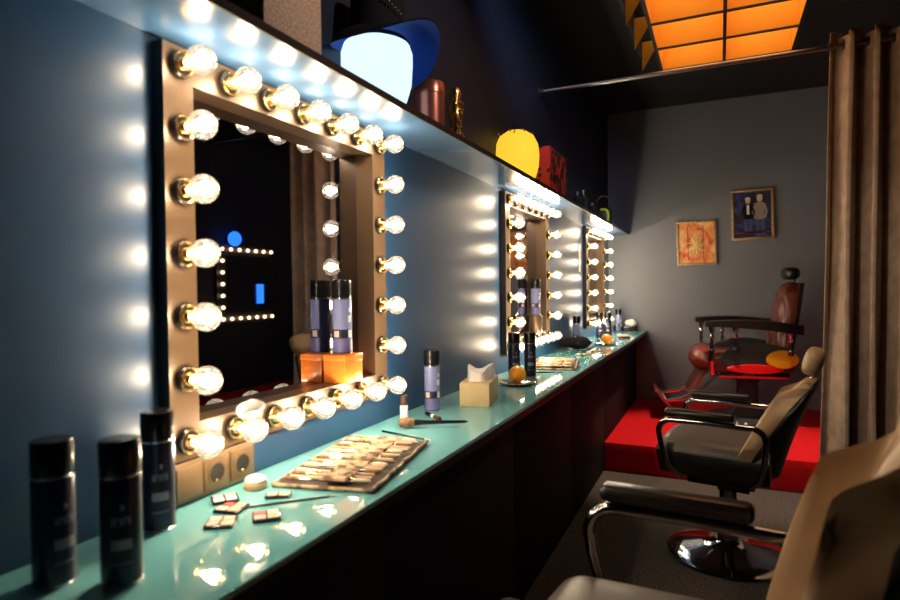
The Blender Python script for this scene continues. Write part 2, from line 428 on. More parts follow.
# ------------------------------------------------------------------ spray cans
def make_can(label):
    t = thing('spray_can', label, 'spray can', (0, 0, 0), 0, 'hair spray cans on the worktop and in the mirrors')
    r = .0285
    MB().lathe([(0, .0), (r-.002, 0), (r, .002), (r, .158), (r-.001, .161), (0, .161)], 40).build('body', M_can, t)
    MB().lathe([(r-.001, .0), (r+.0006, .0005), (r+.0008, .003), (r-.001, .0042)], 40, cap=False).build('base_rim', M_steel, t)
    MB().lathe([(0, .1612), (r-.0005, .1612), (r, .163), (r, .211), (r-.002, .2145), (r-.004, .215), (0, .2145)], 40).build('cap', M_cap, t)
    MB().lathe([(r-.0004, .1595), (r+.0005, .160), (r+.0005, .1622), (r-.0004, .163)], 40, cap=False).build('neck_ring', M_steel, t)
    # back label : pale lavender panels facing local -y
    a = -PI/2; w = 1.25
    MB().arc(r+.0006, a-w, a+w, .072, .158, 18).build('back_label', M_lav, t)
    MB().arc(r+.0006, a-w, a+w, .006, .046, 18).build('lower_label', M_lav2, t)
    x = MB()
    x.arc(r+.0009, a+.55, a+1.05, .048, .070, 5); x.arc(r+.0009, a+.5, a+.9, .092, .112, 5); x.arc(r+.0009, a+.6, a+.95, .122, .134, 5)
    x.build('back_print', M_white, t)
    MB().arc(r+.0008, a-1.0, a-.45, .050, .068, 5).build('pink_print', M_pinkish, t)
    # front print : local +y
    a = PI/2
    x = MB(); rr = r+.0006
    def crescent(u, v):
        th = -1.9+3.8*u; ro = .0042; wdt = .0026*math.cos(th/1.25*.78)
        q = ro-wdt*v; aa = a+(q*math.cos(th))/r; z = .118+q*math.sin(th)
        return V(rr*math.cos(aa), rr*math.sin(aa), z), V((rr-.001)*math.cos(aa), (rr-.001)*math.sin(aa), z)
    x.slab(crescent, 12, 1); x.build('emblem', M_white, t)
    x = MB()
    for k in range(5):
        b0 = a-.45+.19*k; x.arc(rr, b0, b0+.05, .092, .104, 2); x.arc(rr, b0+.05, b0+.13, .100 if k % 2 else .096, .104 if k % 2 else .0995, 2)
        if k % 2 == 0: x.arc(rr, b0+.09, b0+.13, .092, .104, 2)
    x.build('lettering', M_grey, t)
    x = MB()
    for k in range(9): x.arc(rr, a-.5+.11*k, a-.5+.11*k+.07, .034, .037, 2)
    x.build('small_print', M_grey, t)
    MB().arc(rr, a-.5, a+.5, .056, .071, 8).build('print_panel', M_grey, t)
    return t
CAM = V(.9160, -.8532, 1.30)
def face(x, y, front=True, off=0):   # turn so the front (or back) print faces the camera position
    d = CAM-V(x, y, 0); a = math.atan2(d.y, d.x)
    return a-PI/2+off if front else a+PI/2+off
cans = [(.010, -.305, ZC, True, .5, 'dark spray can at the wall end of the worktop, nearest of the front three'),
        (.100, -.262, ZC, True, .0, 'dark spray can standing closest to the worktop front edge, in the front three'),
        (-.022, -.098, ZC, True, .1, 'dark spray can against the wall next to the socket panel'),
        (-.012, 1.015, ZC, False, .15, 'lavender labelled spray can standing alone beside the kraft tissue box'),
        (.012, 1.862, ZC, True, .25, 'dark spray can directly behind the orange, nearer of that pair'),
        (.080, 1.900, ZC, True, .15, 'dark spray can behind the orange, farther of that pair'),
        (-.050, 3.52, ZC, False, .3, 'spray can against the wall behind the black pouch'),
        (.000, 4.16, ZC, True, .3, 'spray can below the farthest mirror, wall side of the pair by the second orange'),
        (.062, 4.20, ZC, True, .0, 'spray can next to the second orange, front side of its pair'),
        (.034, 4.95, ZC, False, .1, 'lavender labelled spray can alone near the back wall corner'),
        (-.083, .575, ZB0+.033+.081, False, .12, 'lavender labelled spray can standing on the orange box inside the mirror'),
        (-.0805, 2.555, ZB0+.033+.101, False, .12, 'spray can standing on the tan canister inside the second mirror')]
can0 = None
for x, y, z, fr, off, lab in cans:
    if can0 is None:
        can0 = make_can(lab); c = can0
    else: c = dup(can0, label=lab)
    c.location = (x, y, z); c.rotation_euler = (0, 0, face(x, y, fr, off))

# boxes in the mirrors
b = MB(); b.bx(-.0375, .0375, -.044, .044, 0, .062, .0015); bo = thing('gift_box', 'glossy orange box with lid sitting in the nearest mirror frame', 'box', (-.081, .575, ZB0+.0335))
b.build('box_body', M_orbox, bo); MB().bx(-.0390, .0390, -.0455, .0455, .0622, .0805, .0015).build('lid', M_orbox, bo)
b = MB(); b.lathe([(0, 0), (.036, 0), (.037, .002), (.037, .080)], 36); bo = thing('canister', 'tan metallic canister under the can in the second mirror', 'canister', (-.0805, 2.555, ZB0+.0335))
b.build('body', M_bronze, bo); MB().lathe([(.0385, .0802), (.0385, .0985), (.037, .1005), (0, .1005)], 36).build('lid', M_bronze, bo)

# white puff lying over the second lowest bulb
pf = MB(); pf.ell((0, 0, .016), (.019, .043, .017), 28, 16, f=lambda v: 1+.07*math.sin(7*v.y+2*v.x)+.05*math.sin(9*v.x+5*v.z))
tag(pf.build('powder_puff', M_sponge, None, (-.012, .128, ZB0+.0295), (0, 0, .15)), 'soft white powder puff lying on a bulb of the nearest mirror', 'powder puff')

# ------------------------------------------------------------------ make-up on the worktop
def palette(x, y, rz, lab, cols, n=(2, 2)):
    t = thing('makeup_palette', lab, 'makeup palette', (x, y, ZC+.0005), rz, 'small make-up palettes on the worktop')
    w = .024*n[0]; d = .022*n[1]
    MB().bx(-w/2-.002, w/2+.002, -d/2-.002, d/2+.002, 0, .006, .0015).build('tray', M_cap, t)
    k = 0
    for i in range(n[0]):
        for j in range(n[1]):
            p = MB(); p.box((-w/2+.012+.024*i, -d/2+.011+.022*j, .0066), (.0205, .0185, .0016), .0006); p.build('pan', cols[k % len(cols)], t); k += 1
palette(.076, -.046, .55, 'make-up palette of four beige and pink pans, nearest to the spray cans', [M_pan2, M_pan, M_pan2, M_pan2])
palette(.040, .016, .2, 'make-up palette with a dark red pan at the end of the black pencil', [M_pan, M_pan3, M_pan2, M_pan2])
palette(.132, .012, .75, 'make-up palette with red and peach pans near the worktop front edge', [M_pan, M_pan3, M_pan2, M_pan])
palette(.076, .110, .5, 'flat make-up palette of two pale pans below the brush roll corner', [M_pan2, M_pan2], (2, 1))
palette(-.012, .050, .9, 'make-up palette with white and grey pans beside the socket panel', [M_white, M_grey, M_white, M_pan2])
t = thing('makeup_sponge', 'round cream make-up sponge with peach underside in front of the sockets', 'sponge', (-.008, .135, ZC+.0005))
MB().ell((0, 0, .018), (.025, .022, .011), 24, 12).build('sponge_top', M_sponge, t); MB().lathe([(0, 0), (.021, 0), (.0245, .005), (.0245, .013), (.0, .016)], 24).build('powder_base', M_peach, t)

def stick(name, lab, cat, p0, p1, prof, mats, names, group=None, z=None):
    """rod-like thing lying from p0 to p1 ; prof = list of segments [(r, t)...]"""
    p0, p1 = V(*p0, 0), V(*p1, 0); d = p1-p0; L = d.length
    rmax = max(r for s in prof for r, _ in s)
    t = thing(name, lab, cat, (p0.x, p0.y, (ZC+.0006 if z is None else z)+rmax), math.atan2(d.y, d.x), group)
    R = Matrix.Rotation(PI/2, 4, 'Y')
    for s, mm, nn in zip(prof, mats, names):
        MB().lathe([(r, q*L) for r, q in s], 18, R).build(nn, mm, t)
    return t
stick('eye_pencil', 'thin black make-up pencil lying across the palettes', 'pencil', (.075, .010), (.206, .140),
      [[(.0028, 0), (.0028, .86), (.0022, .90)], [(.0022, .9005), (.0006, 1)]], [M_cap, M_wood], ['barrel', 'tip'], z=ZC+.0085)
stick('eye_pencil', 'thin dark pencil between the brush roll and the powder brush', 'pencil', (-.012, .673), (.169, .633),
      [[(.0028, 0), (.0028, .86), (.0022, .90)], [(.0022, .9005), (.0006, 1)]], [M_cap, M_wood], ['barrel', 'tip'])
stick('powder_brush', 'big powder brush with dark handle lying beyond the brush roll', 'brush', (.008, .735), (.203, .829),
      [[(.004, 0), (.0135, .03), (.0165, .10), (.0155, .17), (.0095, .235)], [(.0095, .236), (.0085, .33)], [(.0075, .331), (.0068, .45), (.0055, .70), (.0045, .96), (.002, 1)]],
      [M_bristle, M_cap, M_cap], ['bristles', 'ferrule', 'handle'])
stick('lipstick', 'striped lipstick tube lying at the foot of the lone spray can', 'lipstick', (.012, .925), (.090, .862),
      [[(.0075, 0), (.0075, .42)], [(.0068, .421), (.0068, .62)], [(.0078, .621), (.0078, 1)]], [M_cap, M_ivory, M_darkwood], ['cap', 'band', 'base'])
t = thing('foundation_bottle', 'small white bottle with dark cap under the mirror corner bulb', 'bottle', (-.030, .842, ZC+.0003))
MB().lathe([(0, 0), (.0125, 0), (.0135, .002), (.0135, .046), (.012, .049), (0, .049)], 24).build('body', M_white, t); MB().lathe([(0, .0492), (.0115, .0492), (.0118, .052), (.0112, .082), (0, .083)], 24).build('cap', M_darkwood, t)

# brush rolls
P = [V(.023, .154, 0), V(.250, .203, 0), V(.176, .601, 0), V(-.062, .574, 0)]
def quad(u, v): return (P[0]*(1-u)+P[1]*u)*(1-v)+(P[3]*(1-u)+P[2]*u)*v
def brush_roll(dy, lab, glab, n, seed, dx=0):
    rnd = random.Random(seed)
    t = thing('brush_roll', lab, 'brush roll', (dx, dy, ZC+.0005))
    m = MB()
    m.slab(lambda u, v: (quad(u, v)+V(0, 0, .004+.0015*math.sin(v*46)*(.4+u)), quad(u, v)), 20, 60)
    m.build('cloth', M_rollcloth, t)
    m = MB()   # raised rolled hems
    for e in ([quad(.0, k/20)+V(0, 0, .005) for k in range(21)], [quad(1, k/20)+V(0, 0, .0075+.002*math.sin(k*1.3)) for k in range(21)], [quad(k/12, 0)+V(0, 0, .005) for k in range(13)]):
        m.tube(e, .0048, 8)
    m.build('hem', M_pocket, t)
    m = MB()
    wv = lambda v: .0180+.0030*math.sin(v*n*2*PI)
    m.slab(lambda u, v: (quad(.44+.26*u, .03+.94*v)+V(0, 0, wv(v)), quad(.44+.26*u, .03+.94*v)+V(0, 0, wv(v)-.0012)), 6, n*8)
    m.build('pocket_strip', M_pocket, t)
    for k in range(n):
        v = (k+.5)/n; a = quad(.05+rnd.uniform(0, .05), .03+.94*v); b = quad(.95-rnd.uniform(0, .07), .03+.94*v)
        if k % 3 == 1: a, b = b, a
        w = rnd.uniform(.0036, .0062)
        st = stick('makeup_brush', glab, 'brush', (a.x+dx, a.y+dy), (b.x+dx, b.y+dy),
              [[(.0025, 0), (w*.9, .04), (w, .12), (w*.8, .19)], [(w*.75, .191), (w*.7, .32)], [(w*.65, .321), (w*.7, .5), (.0025, 1)]],
              [M_bristle2 if k % 2 else M_bristle, M_brass if k % 4 else M_steel, (M_darkwood, M_wood, M_pan2, M_wood)[k % 4]], ['bristles', 'ferrule', 'handle'],
              'brushes in the '+('near' if dy == 0 else 'far')+' brush roll', z=ZC+.0100)
brush_roll(0, 'open brown brush roll full of make-up brushes near the socket panel', 'slim make-up brush lying in the brush roll in front of the nearest mirror', 20, 3)
brush_roll(1.97, 'open brown brush roll beyond the orange in front of the second mirror', 'slim make-up brush lying in the brush roll beyond the orange', 16, 5, -.01)
stick('makeup_brush', 'thin dark brush lying beside the far brush roll, handle to the worktop front', 'brush', (.02, 1.98), (.20, 2.055),
      [[(.0025, 0), (.005, .06), (.004, .14)], [(.0038, .141), (.0036, .25)], [(.0034, .251), (.004, .5), (.002, 1)]], [M_bristle, M_steel, M_cap], ['bristles', 'ferrule', 'handle'])
for k, (a, b, l) in enumerate([((.10, 2.83), (.21, 2.92), 'pale make-up brush lying in front of the black pouch, nearer of two'), ((.13, 2.98), (.235, 3.12), 'pale make-up brush lying in front of the black pouch, farther of two')]):
    stick('makeup_brush', l, 'brush', a, b, [[(.003, 0), (.008, .08), (.006, .2)], [(.005, .201), (.005, .32)], [(.005, .321), (.006, .5), (.003, 1)]], [M_bristle2, M_brass, M_wood], ['bristles', 'ferrule', 'handle'])
t = thing('makeup_pouch', 'black cloth pouch lying on the worktop past the far brush roll', 'pouch', (.015, 3.20, ZC+.006), -1.25)
MB().ell((0, 0, .040), (.070, .115, .040), 32, 16, f=lambda v: 1+.10*math.sin(5*v.y)+.06*math.sin(9*v.x+3*v.y)).build('pouch_body', M_hat, t)
MB().tube([(-.02, -.09+.018*k, (.046+.022*math.sin(k*.314))) for k in range(11)], .0025, 6).build('zip', M_darkglass, t)

# tissue box
t = thing('tissue_box', 'kraft tissue box with a white tissue standing out of the top', 'tissue box', (.083, 1.235, ZC+.0003), .20)
b = MB(); b.bx(-.055, .055, -.115, .115, 0, .086, .002); b.build('box_body', M_kraft, t)
MB().lathe([(0, 0), (1, 0), (1, .0008), (0, .0008)], 32, Matrix.Translation((0, 0, .0862)) @ Matrix.Diagonal((.022, .075, 1, 1))).build('opening', M_darkwood, t)
def tis(u, v):
    a = 2*PI*u; f = 1+.14*math.sin(3*a+.5)+.08*math.sin(5*a)
    rx = (.049-.004*v)*f; ry = (.078-.012*v)*f
    z = .0865+.044*v*(1+.30*math.sin(a*2+1.0))
    q = V(rx*math.cos(a), ry*math.sin(a)-.01*v, z); return q
g = MB(); g.grid(lambda u, v: tis(u, v), 48, 10, True)
g.grid(lambda u, v: V(tis(u, 1).x*(1-v), (tis(u, 1).y+.01)*(1-v)-.01, tis(u, 1).z*(1-v)+.118*v), 48, 4, True)
g.build('tissue', M_tissue, t, angle=60)

# oranges on dishes
def dish(name, x, y, lab):
    t = thing(name, lab, 'dish', (x, y, ZC+.0003))
    MB().lathe([(0, 0), (.050, 0), (.070, .004), (.082, .009), (.0835, .0085), (.0825, .011), (.068, .0065), (.048, .0030), (0, .0030)], 40, cap=False).build('dish_body', M_plate, t)
    MB().lathe([(.0822, .0090), (.0845, .0086), (.0842, .0118), (.0822, .0120), (.0822, .0090)], 40, cap=False).build('rim', M_gold, t)
def orange(x, y, lab):
    t = thing('orange', lab, 'orange', (x, y, ZC+.0034), 0, 'oranges on the worktop')
    MB().ell((0, 0, .0375), (.039, .039, .0375), 32, 20).build('fruit', M_orange, t)
    d = (V(CAM.x-x, CAM.y-y, .1)).normalized(); s = MB(); 
    s.lathe([(0, 0), (.006, 0), (.0045, .002), (0, .0025)], 10, Matrix.Translation(V(0, 0, .0375)+V(d.x*.6-.0+.3*d.y, d.y*.6-.3*d.x, -.45).normalized()*.0385) @ V(d.x*.6+.3*d.y, d.y*.6-.3*d.x, -.45).to_track_quat('Z', 'Y').to_matrix().to_4x4()).build('stem_end', M_green, t)
dish('glass_dish', .092, 1.655, 'gold-rimmed glass dish holding the nearer orange'); orange(.085, 1.685, 'ripe orange sitting in front of two dark spray cans')
dish('glass_dish', .150, 3.60, 'gold-rimmed glass dish holding the farther orange'); orange(.150, 3.62, 'small orange far along the worktop by the third mirror')

# far corner things
t = thing('powder_compact', 'reddish brown compact lying near the far worktop edge', 'compact', (.185, 4.22, ZC+.0003), .3)
MB().bx(-.045, .045, -.06, .06, 0, .014, .004).build('case', M_oxblood, t); MB().bx(-.045, .045, -.06, .06, .0145, .024, .004).build('lid', M_pan2, t)
t = MB().bx(-.11, .11, -.05, .05, 0, .045, .003).build('tray', M_cap, None, (.085, 5.07, ZC+.0003)); tag(t, 'low black box at the back wall end of the worktop', 'box')
t = MB().ell((0, 0, .028), (.055, .03, .036), 24, 14, f=lambda v: 1+.06*math.sin(6*v.x)).build('cotton_pad', M_sponge, None, (.135, 5.05, ZC+.0480)); tag(t, 'white cotton pad on the low black box in the far corner', 'cotton pad')

# ------------------------------------------------------------------ things on the shelf
t = thing('storage_box', 'glittery tan cork box on the shelf above the nearest mirror', 'box', (-.005, .208, ZT))
MB().bx(-.07, .065, -.098, .098, 0, .235, .003).build('box_body', M_cork, t); MB().bx(-.072, .067, -.100, .100, .2352, .28, .003).build('lid', M_cork, t)
# glowing lamp with a hat on it
t = thing('table_lamp', 'glowing blue-white lamp on the shelf wearing a black hat', 'lamp', (.005, .645, ZT))
MB().lathe([(0, 0), (.070, 0), (.070, .012), (0, .012)], 36).build('base', M_fblack, t)
MB().lathe([(0, .0122), (.070, .0125), (.086, .03), (.100, .075), (.104, .13), (.104, .165), (.096, .188), (.070, .20), (0, .202)], 40, cap=False).build('shade', M_lamp_blue, t)
t = thing('hat', 'wide brimmed black hat with a beaded chain on the blue-white lamp', 'hat', (.0, .655, ZT+.2025))
def brim(u, v):
    a = 2*PI*u; r = .092+.092*v
    dz = -.072*v*v*math.sin(a)**2+.018*v*math.cos(a)+.008*v*math.sin(3*a+.6)
    return V(min(r*math.cos(a), .19)*(.50 if math.cos(a) < 0 else 1), r*math.sin(a)*1.05, .006+dz)
g = MB(); g.grid(lambda u, v: brim(u, v)+V(0, 0, .002), 64, 8, True); g.build('brim', M_hat, t, angle=80)
g = MB(); g.grid(lambda u, v: brim(u, v)-V(0, 0, .002), 64, 8, True); g.build('brim_lining', M_brim, t, angle=80)
g = MB(); g.grid(lambda u, v: V((.093-.016*v+.006*math.sin(4*PI*u)*v)*math.cos(2*PI*u)*(.85 if math.cos(2*PI*u) < 0 else 1), (.100-.018*v)*math.sin(2*PI*u), .004+.125*v-.0), 48, 8, True)
g.grid(lambda u, v: V((.077+.006*math.sin(4*PI*u))*(1-v)*math.cos(2*PI*u)*(.85 if math.cos(2*PI*u) < 0 else 1), .082*(1-v)*math.sin(2*PI*u), .129-.018*v), 48, 4, True)
g.build('crown', M_hat, t, angle=80)
g = MB()
for k in range(15):
    a = -.75+.105*k; z = .088-.0058*k
    g.ell((.094*math.cos(a)*(1-.10*z/.125)+.004, .102*math.sin(a)*(1-.10*z/.125), z), (.004, .004, .004), 8, 6)
g.build('chain', M_gold, t)
t = thing('tin', 'round copper red tin with lid between the hat lamp and gold ornament', 'tin', (.035, .925, ZT))
MB().lathe([(0, 0), (.050, 0), (.0515, .002), (.0515, .122)], 40).build('tin_body', M_copper, t); MB().lathe([(.0535, .1225), (.0535, .158), (.051, .162), (0, .163)], 40).build('lid', M_copper, t)
# gold ornament
t = thing('ornament', 'knobbly gold ornament on the shelf next to the copper tin', 'ornament', (.045, 1.115, ZT))
g = MB(); g.lathe([(0, 0), (.032, 0), (.032, .010), (.018, .02), (.020, .08), (.027, .10), (.020, .13), (.014, .15), (.024, .18), (.018, .20), (0, .205)], 20)
rnd = random.Random(2)
for k in range(60):
    z = rnd.uniform(.02, .19); a = rnd.uniform(0, 2*PI); r = .024+.004*math.sin(z*60)
    g.ell((r*math.cos(a), r*math.sin(a), z), (.0055, .0055, .0055), 8, 6)
g.build('figure', M_gold, t); MB().lathe([(0, 0), (.036, 0), (.036, .006), (0, .006)], 24).build('base', M_fblack, t)
# yellow lamp
t = thing('table_lamp', 'round yellow glowing lamp with spiky top on the shelf', 'lamp', (-.005, 1.985, ZT))
MB().lathe([(0, 0), (.070, 0), (.094, .03), (.108, .08), (.112, .14), (.106, .19), (.085, .232), (.05, .256), (0, .265)], 40).build('shade', M_lamp_yel, t)
g = MB()
for k in range(18):
    a = 2*PI*k/18; r = .035+.03*(k % 3); z = .262-.45*(r-.03)
    g.cyl((r*math.cos(a), r*math.sin(a), z-.004), (r*1.12*math.cos(a+.1), r*1.12*math.sin(a+.1), z+.016+.006*(k % 2)), .004, .0008, 8)
g.build('spikes', M_gold, t)
# red box
t = thing('gift_box', 'red box with black dots and dark scribbled side on the shelf', 'box', (.022, 2.56, ZT))
g = MB(); g.bx(-.038, .042, -.20, .20, .012, .262, .002)
for f in g.bm.faces:
    if f.normal.x > .7: f.material_index = 1
g.build('box_body', [M_dots, M_zebra], t, smooth=False)
MB().bx(.0422, .046, -.20, .20, .012, .030).build('trim_strip', M_cream, t); MB().bx(-.040, .044, -.202, .202, 0, .0118, .001).build('base', M_redcard, t)
for i, (x, y, h, l) in enumerate([(.07, 3.02, .10, 'small dark bottle on the shelf, nearest past the red box'), (.065, 3.22, .14, 'taller dark bottle on the shelf past the red box'), (.07, 3.52, .09, 'short dark bottle on the shelf before the black bag')]):
    t = thing('bottle', l, 'bottle', (x, y, ZT), 0, 'dark bottles on the shelf')
    MB().lathe([(0, 0), (.026, 0), (.028, .003), (.028, h*.62), (.012, h*.78), (.011, h*.86), (0, h*.86)], 24).build('body', M_darkglass, t); MB().lathe([(0, h*.862), (.0135, h*.862), (.0135, h), (0, h)], 20).build('cap', M_steel, t)
# bag with lime piping
t = thing('handbag', 'black bag with lime green piping and beaded handle at the shelf end', 'bag', (-.01, 4.45, ZT))
MB().bx(-.085, .075, -.05, .05, 0, .17, .03, 4).build('bag_body', M_pad, t)
MB().tube([(-.02, -.054, .150), (.02, -.055, .150), (.038, -.056, .135), (.046, -.056, .10), (.042, -.056, .05), (.02, -.056, .022), (-.02, -.056, .022), (-.06, -.054, .045)], .012, 8).build('piping', M_lime, t)
g = MB()
for k in range(17):
    a = PI*k/16; g.ell((-.065*math.cos(a)-.005, -.02, .165+.11*math.sin(a)), (.007, .007, .007), 8, 6)
g.build('handle', M_steel, t)

# ------------------------------------------------------------------ pictures on the back wall
def picture(cx, cz, w, h, tilt, art, lab):
    t = thing('framed_picture', lab, 'picture', (cx, YB-.002, cz)); t.rotation_euler = (0, tilt, 0)
    b = .022; f = MB()
    for (x0, x1, z0, z1) in [(-w/2, w/2, h/2-b, h/2), (-w/2, w/2, -h/2, -h/2+b), (-w/2, -w/2+b, -h/2+b, h/2-b), (w/2-b, w/2, -h/2+b, h/2-b)]:
        f.bx(x0, x1, -.026, 0, z0, z1, .003)
    f.build('frame', M_goldframe, t)
    p = MB().bx(-w/2+b, w/2-b, -.014, -.002, -h/2+b, h/2-b).build('print', art, t, smooth=False)
    return t, p
t1, p1 = picture(.718, 1.695, .345, .415, -.02, M_art1, 'gilt framed fiery orange print, lower of the two on the wall')
f = MB(); f.bx(-.075, -.069, -.0155, -.0142, -.16, .16); f.bx(.058, .063, -.0155, -.0142, -.16, .16); f.build('panel_line', M_oxblood, p1)
f = MB()
for k in range(9):
    a = 2*PI*k/9; f.tube([(0, -.0148, -.02), (.05*math.cos(a), -.0148, -.02+.07*math.sin(a)), (.09*math.cos(a+.2), -.0148, -.02+.11*math.sin(a+.2))], [.012, .008, .002], 6)
f.build('starburst', mat('pale_yellow_print', (.92, .66, .26), .5), p1)
t2, p2 = picture(1.186, 1.932, .345, .455, -.02, M_art2, 'gilt framed dark blue print of two standing people, upper of the two')
def figure(cx, hair, jacket, sc, open_shirt):
    k = sc
    f = MB(); f.ell((cx, -.0146, .125*k), (.020*k, .0012, .026*k), 16, 8); f.build('face_print', M_pan2, p2)
    f = MB(); f.ell((cx, -.0152, .142*k), (.022*k, .0012, .016*k), 16, 8); f.build('hair_print', hair, p2)
    f = MB(); f.slab(lambda u, v: (V(cx+(u-.5)*(.052+.014*math.sin(PI*v))*k, -.0148, (.095-.14*v)*k), V(cx+(u-.5)*(.052+.014*math.sin(PI*v))*k, -.0141, (.095-.14*v)*k)), 6, 8)
    for s in (-1, 1): f.tube([(cx+s*.028*k, -.0146, .085*k), (cx+s*.048*k, -.0146, .02*k), (cx+s*.034*k, -.0146, -.035*k)], .011*k*.8, 6)
    f.bm.verts.ensure_lookup_table()
    for v in f.bm.verts: v.co.y = max(min(v.co.y, -.0141), -.0152)
    f.build('jacket_print', jacket, p2)
    if open_shirt: MB().box((cx, -.0154, .045*k), (.022*k, .001, .085*k)).build('shirt_print', M_white, p2)
    f = MB()
    for s in (-1, 1): f.box((cx+s*.019*k, -.0146, -.105*k), (.028*k, .001, .13*k))
    f.build('trousers_print', mat('dark_blue_print', (.06, .08, .22), .5), p2)
figure(-.035, M_ivory, M_cap, 1.0, True); figure(.060, M_pan2, mat('grey_tan_print', (.30, .25, .20), .5), 1.12, False)
f = MB(); f.box((0, -.0146, -.16), (.29, .001, .018)); f.build('stage_print', mat('dark_red_print', (.20, .012, .02), .5), p2)

# ------------------------------------------------------------------ curtain and rail
ZR = 2.505
t = thing('curtain_rail', 'dark steel curtain rail running across the room below the ceiling', 'curtain rail', (XW, 2.72, ZR))
MB().cyl((.004, 0, 0), (2.75, 0, .0), .0125, None, 20).build('rail', M_iron, t)
MB().lathe([(0, 0.0005), (.032, .0005), (.032, .006), (.018, .012), (.018, .03), (0, .03)], 24, Matrix.Rotation(PI/2, 4, 'Y')).build('wall_bracket', M_fblack, t)
MB().cyl((2.70, 0, .012), (2.70, 0, .494), .007, None, 12).build('ceiling_hanger', M_fblack, t)
t = thing('curtain', 'tan velvet eyelet curtain hanging in deep folds from the rail', 'curtain', (1.435, 2.72, 0))
Lc = .31; wl = .105
def cur(u, v):
    x = Lc*u; z = .012+(2.565-.012)*v
    ph = 2*PI*x/wl
    amp = .085*(.92+.08*math.sin(3*v+x*9))*(1+.12*(1-v))
    y = amp*math.tanh(2.0*math.sin(ph+.35*math.sin(2.2*v*PI+x*4)*(1-v)))
    x2 = x+.020*math.sin(2*ph)+.012*math.sin(v*5+x*11)*(1-v) - .055*(1-v)*(1-u)
    zz = z+.026*math.sin(ph+.6)*max(0, (v-.96)/.04); x2 += .03*max(0, (v-.97)/.03)*max(0, math.sin(ph))
    return V(x2, y, zz)
g = MB(); g.grid(cur, 200, 60); o = g.build('cloth', M_curtain, t, angle=180)
so = o.modifiers.new('thickness', 'SOLIDIFY'); so.thickness = .004
g = MB()
for k in range(13):
    x = wl*.5*k
    if x > Lc: break
    e = MB(); e.lathe([(.017, -.003), (.024, -.003), (.025, 0), (.024, .003), (.017, .003), (.016, 0), (.017, -.003)], 20, Matrix.Translation((x-.010+.01*(k % 2), 0, ZR)) @ Matrix.Rotation(PI/2, 4, 'Y'), cap=False)
    e.build('eyelet', M_fblack, t)

# ------------------------------------------------------------------ orange ceiling grid light
t = thing('ceiling_light', 'orange egg-crate grid light hanging under the black ceiling', 'ceiling light', (.945, 2.4, 2.72))
xs = [-.375, 0, .38]; yy = [-1.32, -.945, -.57, -.2, .17, .54, .93]
def divider(x0, x1, y0, y1, h=.258):
    g = MB(); g.bx(x0, x1, y0, y1, .010, h); g.build('divider', M_orange_paint, t, smooth=False)
    g = MB(); g.bx(x0-.001, x1+.001, y0-.001, y1+.001, 0, .0098); g.build('bottom_edge', M_black, t, smooth=False)
for x in xs: divider(x-.008, x+.008, yy[0], yy[-1], .225 if x < 0 else .258)
for y in yy:
    for a, b in zip(xs, xs[1:]): divider(a+.0085, b-.0085, y-.006, y+.006)
for y in yy[1:]:
    g = MB(); g.slab(lambda u, v: (V(-.50+.115*u, y+.004, .215-.19*v*(1-u)), V(-.50+.115*u, y-.004, .215-.19*v*(1-u))), 4, 4); g.build('lit_triangle', M_orange_paint, t, smooth=False)  # triangle cut to the shape of the lit part of a grid cell
    MB().bx(-.505, -.3835, y-.006, y+.006, .2155, .225).build('triangle_bar', M_black, t, smooth=False)
MB().bx(-.52, -.5055, yy[0], yy[-1], .12, .262).build('side_board', M_black, t, smooth=False)
MB().bx(-.36, .37, -.93, .92, .2592, .2625).build('lamp_panel', emitmat('warm_panel_glow', (1, .74, .45), 1.25), t, smooth=False)
MB().bx(-.39, .395, -1.33, .94, .2635, .268).build('top_plate', M_black, t, smooth=False)

